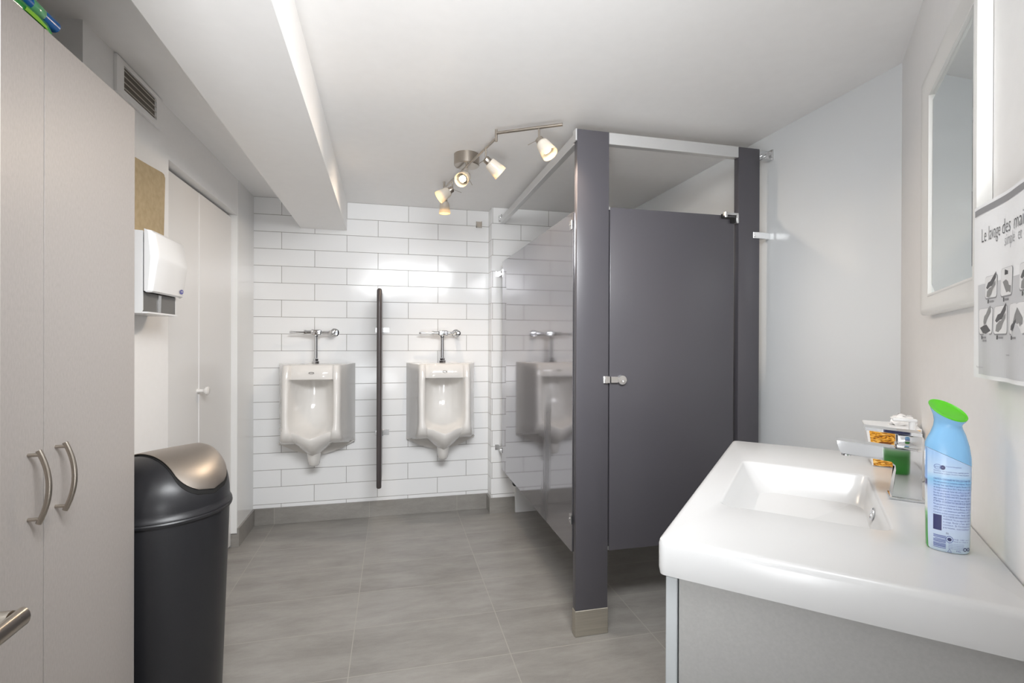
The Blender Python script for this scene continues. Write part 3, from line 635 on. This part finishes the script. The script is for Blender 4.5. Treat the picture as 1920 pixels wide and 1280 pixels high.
for (x, y, z), zs, dv, kv in spots:
    dv = Vector(dv).normalized(); kv = Vector(kv).normalized(); c = Vector((x, y, zs))
    bm = bmesh.new(); cyl(bm, (x, y, z), c, 0.0042, 12)
    lathe(bm, c - dv * 0.006, dv, [(0, .006), (.003, .012), (.006, .0165), (.030, .0175), (.032, .0165)], 22)
    sp = obj('spot_head', bm, 'nickel', t, 40)
    bm = bmesh.new(); cyl(bm, c, c + kv * 0.052, 0.0013, 6); obj('turning_pin', bm, 'nickel', sp)
    bm = bmesh.new(); a = c + dv * 0.020
    lathe(bm, a, dv, [(0, .014), (.001, .022), (.006, .0258), (.014, .0275), (.04, .0308), (.068, .0342), (.070, .0342), (.069, .0322), (.04, .0288), (.014, .0255), (.004, .021)], 32, 0, False, False); obj('glass_shade', bm, 'shade', sp, 50)
    bm = bmesh.new(); lathe(bm, a + dv * 0.012, dv, [(0, .008), (.02, .016), (.034, .021), (.0345, .0165)], 24, 0, True, False); obj('reflector', bm, 'chrome', sp, 40)
    bm = bmesh.new(); lathe(bm, a + dv * 0.030, dv, [(0, .004), (.004, .0125), (.010, .0145), (.015, .011), (.017, .0005)], 20); obj('bulb', bm, 'bulb', sp, 60, label='glowing warm bulb')
    ld = bpy.data.lights.new('spot_glow', 'SPOT'); ld.energy = 12; ld.color = (1.0, 0.82, 0.64); ld.spot_size = radians(105); ld.spot_blend = 0.9; ld.shadow_soft_size = 0.02
    lo = bpy.data.objects.new('spot_glow', ld); COL.objects.link(lo); lo.location = a + dv * 0.066; lo.rotation_euler = dv.to_track_quat('-Z', 'Y').to_euler()

# ================================================================ vanity corner (diagonal frame)
def dthing(name, label, cat, v, u, z, **k):
    p = dw(v, u, z); return thing(name, label, cat, (p.x, p.y, p.z), -TH, **k)
def dobj(name, bm, m, parent, *a, **k):
    bm.transform(DF); return obj(name, bm, m, parent, *a, **k)
t = dthing('vanity_cabinet', 'grey laminate vanity cabinet under the white basin top', 'cabinet', -0.24, -0.71, 0)
bm = bmesh.new()
CT = 0.7945
prism(bm, [(-0.456, -1.188), (-0.002, -1.188), (-0.002, -0.228), (-0.456, -0.228), (-0.456, -0.246), (-0.020, -0.246), (-0.020, -1.170), (-0.456, -1.170)], 'z', 0.0, CT)
dobj('body', bm, 'grey_lam', t); dobj('floor_panel', B((-0.455, -1.1695, 0.09), (-0.0205, -0.2465, 0.108)), 'grey_lam', t)
dobj('door', B((-0.478, -1.192, 0.10), (-0.4585, -0.712, 0.792), 0.0015, 1), 'lam_edge', t)
dobj('door', B((-0.478, -0.708, 0.10), (-0.4585, -0.226, 0.792), 0.0015, 1), 'lam_edge', t)
# basin top
t = dthing('basin_top', 'white one-piece vanity basin top with a rectangular bowl', 'sink', -0.24, -0.71, 0.796)
bm = bmesh.new()
def L(v0, v1, uu0, uu1, r, z, n=6): return [(x, y, z) for x, y in rrect(v0, v1, uu0, uu1, r, n)]
loops = [L(-.478, -.006, -1.200, -.224, .008, .7965), L(-.486, -.0015, -1.209, -.2145, .011, .800), L(-.488, -.001, -1.2115, -.2125, .013, .812), L(-.488, -.001, -1.2115, -.2125, .013, .852),
         L(-.4865, -.001, -1.2100, -.2140, .013, .859), L(-.482, -.003, -1.2055, -.2185, .012, .8628), L(-.476, -.006, -1.1995, -.2245, .010, .8640),
         L(-.426, -.128, -.970, -.520, .026, .8640), L(-.4225, -.1315, -.9665, -.5235, .024, .8632), L(-.4195, -.1345, -.9635, -.5265, .024, .860),
         L(-.406, -.1385, -.953, -.540, .030, .835), L(-.384, -.144, -.938, -.560, .040, .803), L(-.358, -.152, -.915, -.585, .050, .784), L(-.325, -.168, -.88, -.62, .055, .773), L(-.285, -.20, -.82, -.68, .04, .768), L(-.255, -.23, -.77, -.73, .010, .7665)]
loft(bm, loops); dobj('top', bm, 'basin', t, 40)
def ringpts(c, nrm, R, r, n=28, m=8, sq=1.0):
    x, y, d = frame_of(nrm); out = []
    for i in range(n):
        a = 2 * pi * i / n; rr = x * cos(a) * R + y * sin(a) * R * sq
        out.append([Vector(c) + rr + (rr.normalized() * cos(2 * pi * j / m) + d * sin(2 * pi * j / m)) * r for j in range(m)])
    return out
bm = bmesh.new(); rp_ = ringpts((-.1425, -.745, .828), (-1, 0, .22), .0115, .0028)
rv = [[bm.verts.new(p) for p in q] for q in rp_]
for i in range(28):
    for j in range(8): bm.faces.new((rv[i][j], rv[(i + 1) % 28][j], rv[(i + 1) % 28][(j + 1) % 8], rv[i][(j + 1) % 8]))
dobj('overflow_ring', bm, 'chrome', t, 60, label='chrome overflow ring')
bm = bmesh.new(); x, y, d = frame_of((-1, 0, .22)); bm.faces.new([bm.verts.new(Vector((-.1425, -.745, .828)) + (x * cos(a) + y * sin(a)) * .0112) for a in [2 * pi * k / 24 for k in range(24)]]); dobj('overflow_hole', bm, 'grey_plastic', t)

# faucet
t = dthing('faucet', 'square chrome single lever faucet on the right rim of the basin', 'faucet', -.08, -.71, .864)
bm = bmesh.new(); box(bm, (-.112, -.740, .8642), (-.050, -.686, .870), .0015, 1); dobj('base_plate', bm, 'chrome', t, 30)
bm = bmesh.new()
pts = [(-.107, .869), (-.056, .869), (-.056, .9715), (-.207, .9805), (-.207, .974), (-.201, .955), (-.195, .9515), (-.108, .946), (-.100, .938), (-.099, .928)]
prism(bm, pts, 'y', -.736, -.690); bmesh.ops.bevel(bm, geom=[e for e in bm.edges if abs(e.verts[0].co.y - e.verts[1].co.y) < 1e-5], offset=.0012, segments=2, affect='EDGES'); dobj('body', bm, 'chrome', t, 25)
bm = bmesh.new(); lathe(bm, (-.188, -.713, .9535), (0, 0, -1), [(0, .010), (.008, .010), (.0082, .007)], 20); dobj('aerator', bm, 'chrome', t, 40)
bm = bmesh.new(); box(bm, (-.100, -.735, .9745), (-.057, -.691, .9835), .003, 2); box(bm, (-.0985, -.7365, .982), (-.056, -.6895, 1.004), .003, 2)
pts = [(-.056, 1.003), (-.056, 1.010), (-.155, 1.0155), (-.155, 1.009)]; prism(bm, pts, 'y', -.7365, -.6895); dobj('lever', bm, 'chrome', t, 25)

# tissue box
t = dthing('tissue_box', 'gold patterned tissue box behind the faucet', 'tissue box', -.075, -.34, .864)
def taper(v0, v1, u0_, u1_, z0, w0, w1, q0, q1, z1):
    return [[(v0, u0_, z0), (v1, u0_, z0), (v1, u1_, z0), (v0, u1_, z0)], [(w0, q0, z1), (w1, q0, z1), (w1, q1, z1), (w0, q1, z1)]]
bm = bmesh.new(); loft(bm, taper(-.112, -.012, -.405, -.305, .8645, -.128, -.006, -.412, -.300, .975)); bmesh.ops.bevel(bm, geom=bm.edges[:], offset=.002, segments=1, affect='EDGES'); dobj('box', bm, 'white_plastic', t)
bm = bmesh.new(); loft(bm, taper(-.109, -.015, -.4065, -.404, .8665, -.121, -.010, -.4135, -.411, .972)); dobj('printed_face', bm, 'gold', t)
bm = bmesh.new(); rnd = random.Random(4); loops = []
for z, r in ((.974, .030), (.984, .027), (.992, .026), (.999, .021), (1.004, .010)):
    loops.append([(-.040 + (r + rnd.uniform(-.008, .008)) * cos(2 * pi * k / 16), -.355 + (r * .5 + rnd.uniform(-.008, .008)) * sin(2 * pi * k / 16), z + rnd.uniform(-.004, .004)) for k in range(16)])
loft(bm, loops); setp(dobj('tissue', bm, 'tissue', None, 80), 'crumpled white tissue standing up out of the gold box', 'tissue')
# pump bottle
t = dthing('pump_bottle', 'white pump soap bottle between the faucet and the tissue box', 'soap bottle', -.042, -.52, .864)
bm = bmesh.new(); lathe(bm, (-.042, -.52, .8645), (0, 0, 1), [(0, .022), (.004, .025), (.09, .025), (.104, .022), (.112, .016), (.113, .0155)], 28); dobj('bottle', bm, 'white_plastic', t, 40)
bm = bmesh.new(); lathe(bm, (-.042, -.52, .976), (0, 0, 1), [(0, .0175), (.008, .0175), (.010, .010), (.011, .009)], 24); lathe(bm, (-.042, -.52, .986), (0, 0, 1), [(0, .0075), (.021, .0075)], 16)
box(bm, (-.082, -.5275, 1.006), (-.033, -.5125, 1.014), .003, 2); dobj('pump', bm, 'white_plastic', t, 40)

# spray can
CV, CU, CZ = -.066, -1.012, .8645
t = dthing('air_freshener', 'light blue spray can with a green scooped top, printed label turned to the room', 'spray can', CV, CU, CZ)
def can_ring(z, a, b, kz=0.0, ky=0.0, n=48, e=2.3):
    out = []
    for k in range(n):
        th = 2 * pi * k / n; c, s = cos(th), sin(th)
        x = a * math.copysign(abs(c) ** (2 / e), c); y = b * math.copysign(abs(s) ** (2 / e), s)
        out.append((CV + x, CU + y, CZ + z + kz * x + ky * y))
    return out
bm = bmesh.new()
loft(bm, [can_ring(0, .0255, .0195), can_ring(.003, .0273, .0212), can_ring(.02, .0279, .0220), can_ring(.06, .0285, .0226), can_ring(.10, .0289, .0229), can_ring(.125, .0291, .0230, -.2, 0), can_ring(.152, .0292, .0231, -.46, -.1)])
can = dobj('can', bm, 'label', t, 50)
bm = bmesh.new()
loft(bm, [can_ring(.1525, .0295, .0234, -.46, -.1), can_ring(.163, .0291, .0236, -.35, -.05), can_ring(.176, .0266, .0230, -.15), can_ring(.190, .0220, .0208, 0), can_ring(.200, .0187, .0190, -.05, .05, e=2.1), can_ring(.207, .0177, .0184, -.15, .15, e=2.0), can_ring(.214, .0190, .0196, -.28, .28, e=2.0), can_ring(.222, .0224, .0228, -.36, .40, e=2.0), can_ring(.2262, .0240, .0245, -.37, .45, e=2.0)], True, False)
cap = dobj('cap', bm, 'blueplastic', t, 60, label='light blue neck')
bm = bmesh.new(); loft(bm, [can_ring(.2262, .0240, .0245, -.37, .45, e=2.0), can_ring(.2280, .0249, .0254, -.37, .45, e=2.0), can_ring(.2290, .0244, .0248, -.37, .45, e=2.0), can_ring(.2262, .0218, .0220, -.37, .45, e=2.0), can_ring(.2235, .013, .013, -.37, .45, e=2.0), can_ring(.2228, .003, .003, -.37, .45, e=2.0)])
dobj('scooped_top', bm, 'green', t, 60, label='bright green scooped top')
def can_front(x, z, off=.0004):
    x *= .76; a = .0273 + .0017 * min(1, z / .1); b = .0213 + .0017 * min(1, z / .1); e = 2.3
    s = max(0.0, 1 - abs(x / a) ** e) ** (1 / e)
    return (CV + x, CU - b * s - off, CZ + z)
bm = bmesh.new()
def ln(txt, x, z, h, w, mi=0):
    g = glyphs(txt, h); mx_ = max(px for p in g for px, _ in p); polys(bm, [[(px * w / mx_, py) for px, py in p] for p in g], can_front, mi, x, z)
front_txt = ["CAUTION: CONTAINER MAY EXPLODE IF HEATED.", "Do not puncture or incinerate container. Do not", "use near heat, open flame or sparks. Do not store", "at temperatures above 50 C. Keep out of eyes.", "Use only as directed. Some soft surfaces may stain.", "Do not spray directly toward face. KEEP OUT OF",
             "REACH OF CHILDREN AND PETS. Rinse with water", "after contact. If irritation persists, see a doctor.", "ATTENTION : CE CONTENANT PEUT EXPLOSER S'IL EST CHAUFFE", "Ne pas perforer ni incinerer le contenant. Ne pas", "utiliser pres de la chaleur ou d'une flamme. Ne pas", "entreposer a une temperature superieure a 50 C.", "Certaines surfaces peuvent tacher. TENIR HORS"]
for k, s in enumerate(front_txt):
    ln(s, -.0275, .1165 - k * .00455, .0042 if k in (0, 8) else .0036, .061)
for k, s in enumerate(["DE LA PORTEE DES ENFANTS ET DES", "ANIMAUX. Ne pas vaporiser vers", "le visage. Rincer a l'eau apres", "contact. Si l'irritation", "persiste, consulter."]): ln(s, -.0125, .0573 - k * .0045, .0038, .046)
def rect(x0_, x1_, z0, z1, mi, nx=6, off=.0004):
    for k in range(nx):
        a0 = x0_ + (x1_ - x0_) * k / nx; a1 = x0_ + (x1_ - x0_) * (k + 1) / nx
        bm.faces.new([bm.verts.new(can_front(x, z, off)) for x, z in ((a0, z0), (a1, z0), (a1, z1), (a0, z1))]).material_index = mi
rect(-.0275, -.0145, .0345, .0595, 1); 
for k in range(9): rect(-.0270, -.0075, .0060 + k * .0024, .0060 + k * .0024 + (.0015 if k % 3 else .001), 0)
ln("EN", -.0075, .0300, .004, .004, 1)
ln("info@  1-800  www", .0045, .0225, .0028, .028); ln("Made in / Fait au", .0045, .019, .0028, .026)
for k in range(4): ln("Ingredients voir le site pour la liste", -.0035, .0150 - k * .0026, .0022, .026)
def ring2(cx, cz, ax, az, mi, hole=.55):
    n = 20
    for k in range(n):
        a0, a1 = 2 * pi * k / n, 2 * pi * (k + 1) / n
        bm.faces.new([bm.verts.new(can_front(cx + q * ax * cos(a), cz + q * az * sin(a), .0005)) for q, a in ((hole, a0), (1, a0), (1, a1), (hole, a1))]).material_index = mi
ring2(-.0018, .0222, .0062, .0055, 0, .82); ring2(-.0018, .0222, .0036, .0028, 1, .05)
ring2(-.0215, .1375, .0058, .0042, 0, .88); ring2(-.0135, .1370, .0042, .0036, 1, .1)
ln("pet", -.0255, .1362, .0035, .008); ln("To freshen the air, hold upright and press.", -.009, .1385, .0028, .026); ln("Directions : tenir la canette droite, vaporiser partout.", -.0275, .1300, .0029, .058); ln("Recommencer au besoin. Convient a toutes les pieces.", -.0275, .1265, .0029, .058)
for q in range(3):
    a0, a1 = radians(90 + 120 * q), radians(210 + 120 * q); cx, cz = -.0015, .0035
    bm.faces.new([bm.verts.new(can_front(cx + r_ * cos(a), cz + r_ * .9 * sin(a), .0005)) for r_, a in ((.0042, a0), (.0042, a1), (.0031, a1), (.0031, a0))]).material_index = 0
ring2(.0245, .0080, .0032, .0030, 1, .62); ring2(.0305, .0080, .0026, .0030, 1, .62); ln("PAL", .0095, .0035, .0036, .008)
dobj('label_print', bm, ['blueink', 'navy'], can, label='dark blue printed text and symbols')

# ---------------------------------------------------------------- mirror
t = dthing('wall_mirror', 'white framed mirror on the wall above the basin top', 'mirror', 0, -.716, 1.27)
MU0, MU1, MZ0, MZ1 = -.958, -.474, 1.2705, 1.8545
prf = [(0.000, -.0006), (0.000, -.014), (0.003, -.020), (0.009, -.0225), (0.017, -.0215), (0.027, -.0185), (0.038, -.0155), (0.044, -.0135), (0.046, -.0155), (0.050, -.0150), (0.050, -.004), (0.050, -.0006)]
bm = bmesh.new(); loops = []
for d_, v in prf: loops.append([(v, MU0 + d_, MZ0 + d_), (v, MU1 - d_, MZ0 + d_), (v, MU1 - d_, MZ1 - d_), (v, MU0 + d_, MZ1 - d_)])
loops.append(loops[0]); rings = loft(bm, loops[:-1], False, False)
dobj('frame', bm, 'frame', t, 35)
bm = bmesh.new(); d_ = .0502; bv = .022
lo = [[(-.0075, MU0 + q, MZ0 + q), (-.0075, MU1 - q, MZ0 + q), (-.0075, MU1 - q, MZ1 - q), (-.0075, MU0 + q, MZ1 - q)] for q in (d_,)]
lo.append([(-.0112, MU0 + q, MZ0 + q) for q in (d_ + bv,)] + [(-.0112, MU1 - d_ - bv, MZ0 + d_ + bv), (-.0112, MU1 - d_ - bv, MZ1 - d_ - bv), (-.0112, MU0 + d_ + bv, MZ1 - d_ - bv)])
lo = [[(-.001, y, z) for _, y, z in lo[0]]] + lo
loft(bm, lo); dobj('glass', bm, 'mirror', t)

# ---------------------------------------------------------------- hand washing poster
t = dthing('handwashing_poster', 'white hand washing instruction sheet pinned beside the mirror, overlapping its frame', 'poster', -.015, -1.17, 1.146)
PW, PH, PU, PZ = .42, .279, -.974, 1.147
def pv(x, z):
    k = min(1, max(0, (x - .01) / .13)); k = k * k * (3 - 2 * k)
    w = sin(x * 60 + z * 9) * .0022 * max(0, 1 - z / .13) + sin(x * 31) * .0010
    return -.0265 + .012 * k * (0.6 + .4 * z / PH) + w * min(1, x / .05 + .2)
def sheet(x, z, off=.0005): return (pv(x, z) - off, PU - x, PZ + z)
bm = bmesh.new(); nx, nz = 80, 40
g = [[bm.verts.new(sheet(PW * i / nx, PH * j / nz, 0)) for j in range(nz + 1)] for i in range(nx + 1)]
g2 = [[bm.verts.new(sheet(PW * i / nx, PH * j / nz, -.0003)) for j in range(nz + 1)] for i in range(nx + 1)]
for G in (g, g2):
    for i in range(nx):
        for j in range(nz): bm.faces.new((G[i][j], G[i + 1][j], G[i + 1][j + 1], G[i][j + 1]))
sh = dobj('sheet', bm, 'paper', t, 60)
bm = bmesh.new()
def prect(x0_, x1_, z0, z1, mi, off=.0005, step=.008):
    n = max(1, int((x1_ - x0_) / step)); m_ = max(1, int((z1 - z0) / step))
    for i in range(n):
        for j in range(m_):
            a0 = x0_ + (x1_ - x0_) * i / n; a1 = x0_ + (x1_ - x0_) * (i + 1) / n; b0 = z0 + (z1 - z0) * j / m_; b1 = z0 + (z1 - z0) * (j + 1) / m_
            bm.faces.new([bm.verts.new(sheet(x, z, off)) for x, z in ((a0, b0), (a1, b0), (a1, b1), (a0, b1))]).material_index = mi
def sh_(off): return lambda x, z: sheet(x, z, off)
prect(.006, .412, .2635, .2735, 0)                       # grey band
def fit(txt, x, z, h, w, mi, off=.0006):
    gq = glyphs(txt, 1.0, thin=True); mx_ = max(px for p in gq for px, _ in p); polys(bm, [[(px * w / mx_, py * h) for px, py in p] for p in gq], sh_(off), mi, x, z)
fit('Le', .034, .2170, .0325, .0172, 1); fit('lavage', .0585, .2170, .0325, .0395, 1); fit('des', .1035, .2170, .0325, .0315, 1); fit('mains', .148, .2165, .0325, .060, 1)
fit('simple', .114, .1985, .0255, .040, 2); fit('et', .166, .1985, .0255, .014, 2); fit('efficace', .188, .1985, .0255, .062, 2)
prect(.022, .412, .006, .150, 3, .0004)                  # pale grey field
def card(x0_, x1_, z0, z1):
    for dd, mi, off in ((.0022, 2, .0006), (0.0, 5, .0008)):
        pts = rrect(x0_ - dd * .4, x1_ + dd * .4, z0 - dd, z1 + dd * .2, .005, 3); cx = (x0_ + x1_) / 2; cz = (z0 + z1) / 2
        n = len(pts)
        c0 = bm.verts.new(sheet(cx, cz, off)); ring_ = [bm.verts.new(sheet(x, z, off)) for x, z in pts]
        for k in range(n): bm.faces.new((c0, ring_[k], ring_[(k + 1) % n])).material_index = mi
def hand(x, z, s, pts, mi=4, off=.0010): 
    ps = [(x + s * a, z + s * b) for a, b in pts]
    bm.faces.new([bm.verts.new(sheet(a, b, off)) for a, b in ps]).material_index = mi
H1 = [(-1, -.2), (-.6, .25), (-.1, .35), (.4, .7), (1, 1.1), (1, .55), (.6, .2), (.3, -.1), (-.2, -.15), (-.7, -.35)]
H2 = [(-.9, -.9), (-.4, -1), (.1, -.75), (.4, -.3), (1, .1), (1, .5), (.4, .2), (.1, -.05), (-.3, -.1), (-.8, -.4)]
H3 = [(-1, .4), (-.3, .55), (.2, .35), (.5, .0), (1, -.1), (1, -.7), (.4, -.55), (-.1, -.6), (-.5, -.2)]
H4 = [(-1, -.2), (-.3, -.05), (.3, 0), (1, -.45), (.2, -.65), (-.4, -.6)]
H5 = [(.9, 1.2), (.55, 1.0), (.2, .6), (-.15, .4), (-.3, .0), (-.15, -.3), (.05, -.1), (.15, -.25), (.3, .1), (.6, .4), (1, .7)]
H6 = [(-.9, -1), (-.6, -.2), (-.3, .4), (.1, .9), (.5, .6), (1.1, .1), (1.1, -.3), (.7, -.5), (.5, -.2), (.2, -.35), (-.2, .05), (-.5, -.6)]
cards = [(.051, .0915, .1265, .1600, 1), (.106, .150, .1255, .1655, 2), (.178, .222, .1285, .1640, 1), (.246, .290, .1285, .164, 2), (.314, .358, .1285, .164, 1),
         (.0275, .0790, .0710, .1108, 3), (.0850, .1310, .0703, .1114, 1), (.1440, .2000, .0695, .1116, 6), (.218, .268, .0695, .1116, 3), (.284, .334, .0695, .1116, 1)]
for k, (a, b, c, d_, ty) in enumerate(cards):
    card(a, b, c, d_); cx, cz, s = (a + b) / 2, (c + d_) / 2, (b - a) * .42
    if ty == 1: hand(cx, cz + .003, s, H1, 6); hand(cx, cz, s * .95, H2, 4, .0012)
    elif ty == 2: prect(cx - s * .45, cx + s * .25, d_ - .010, d_ - .0015, 1, .0010); hand(cx + s * .1, cz - .006, s * .9, H3, 4)
    elif ty == 3: hand(cx, cz - .006, s, H4, 6); hand(cx, cz - .001, s * .95, H5, 4, .0012)
    else: hand(cx, cz - .002, s * .8, H6, 4); hand(cx - s * .45, cz - .006, s * .45, H2, 6, .0012)
    prect(a + .009, a + .013, c - .0085, c - .0025, 1, .0008, .004); prect(a + .015, a + .030, c - .0075, c - .0045, 2, .0008, .006)
    if ty == 3: prect(a + .015, a + .033, c - .0125, c - .0095, 2, .0008, .006)
fit('savon', .126, .038, .005, .018, 2); fit('hygiene', .014, .016, .005, .026, 2)
dobj('printing', bm, ['ink2', 'ink', 'ink2', 'ink3', 'skin_grey', 'card', 'skin_dark'], sh, label='grey printed band, title, pictures and captions')
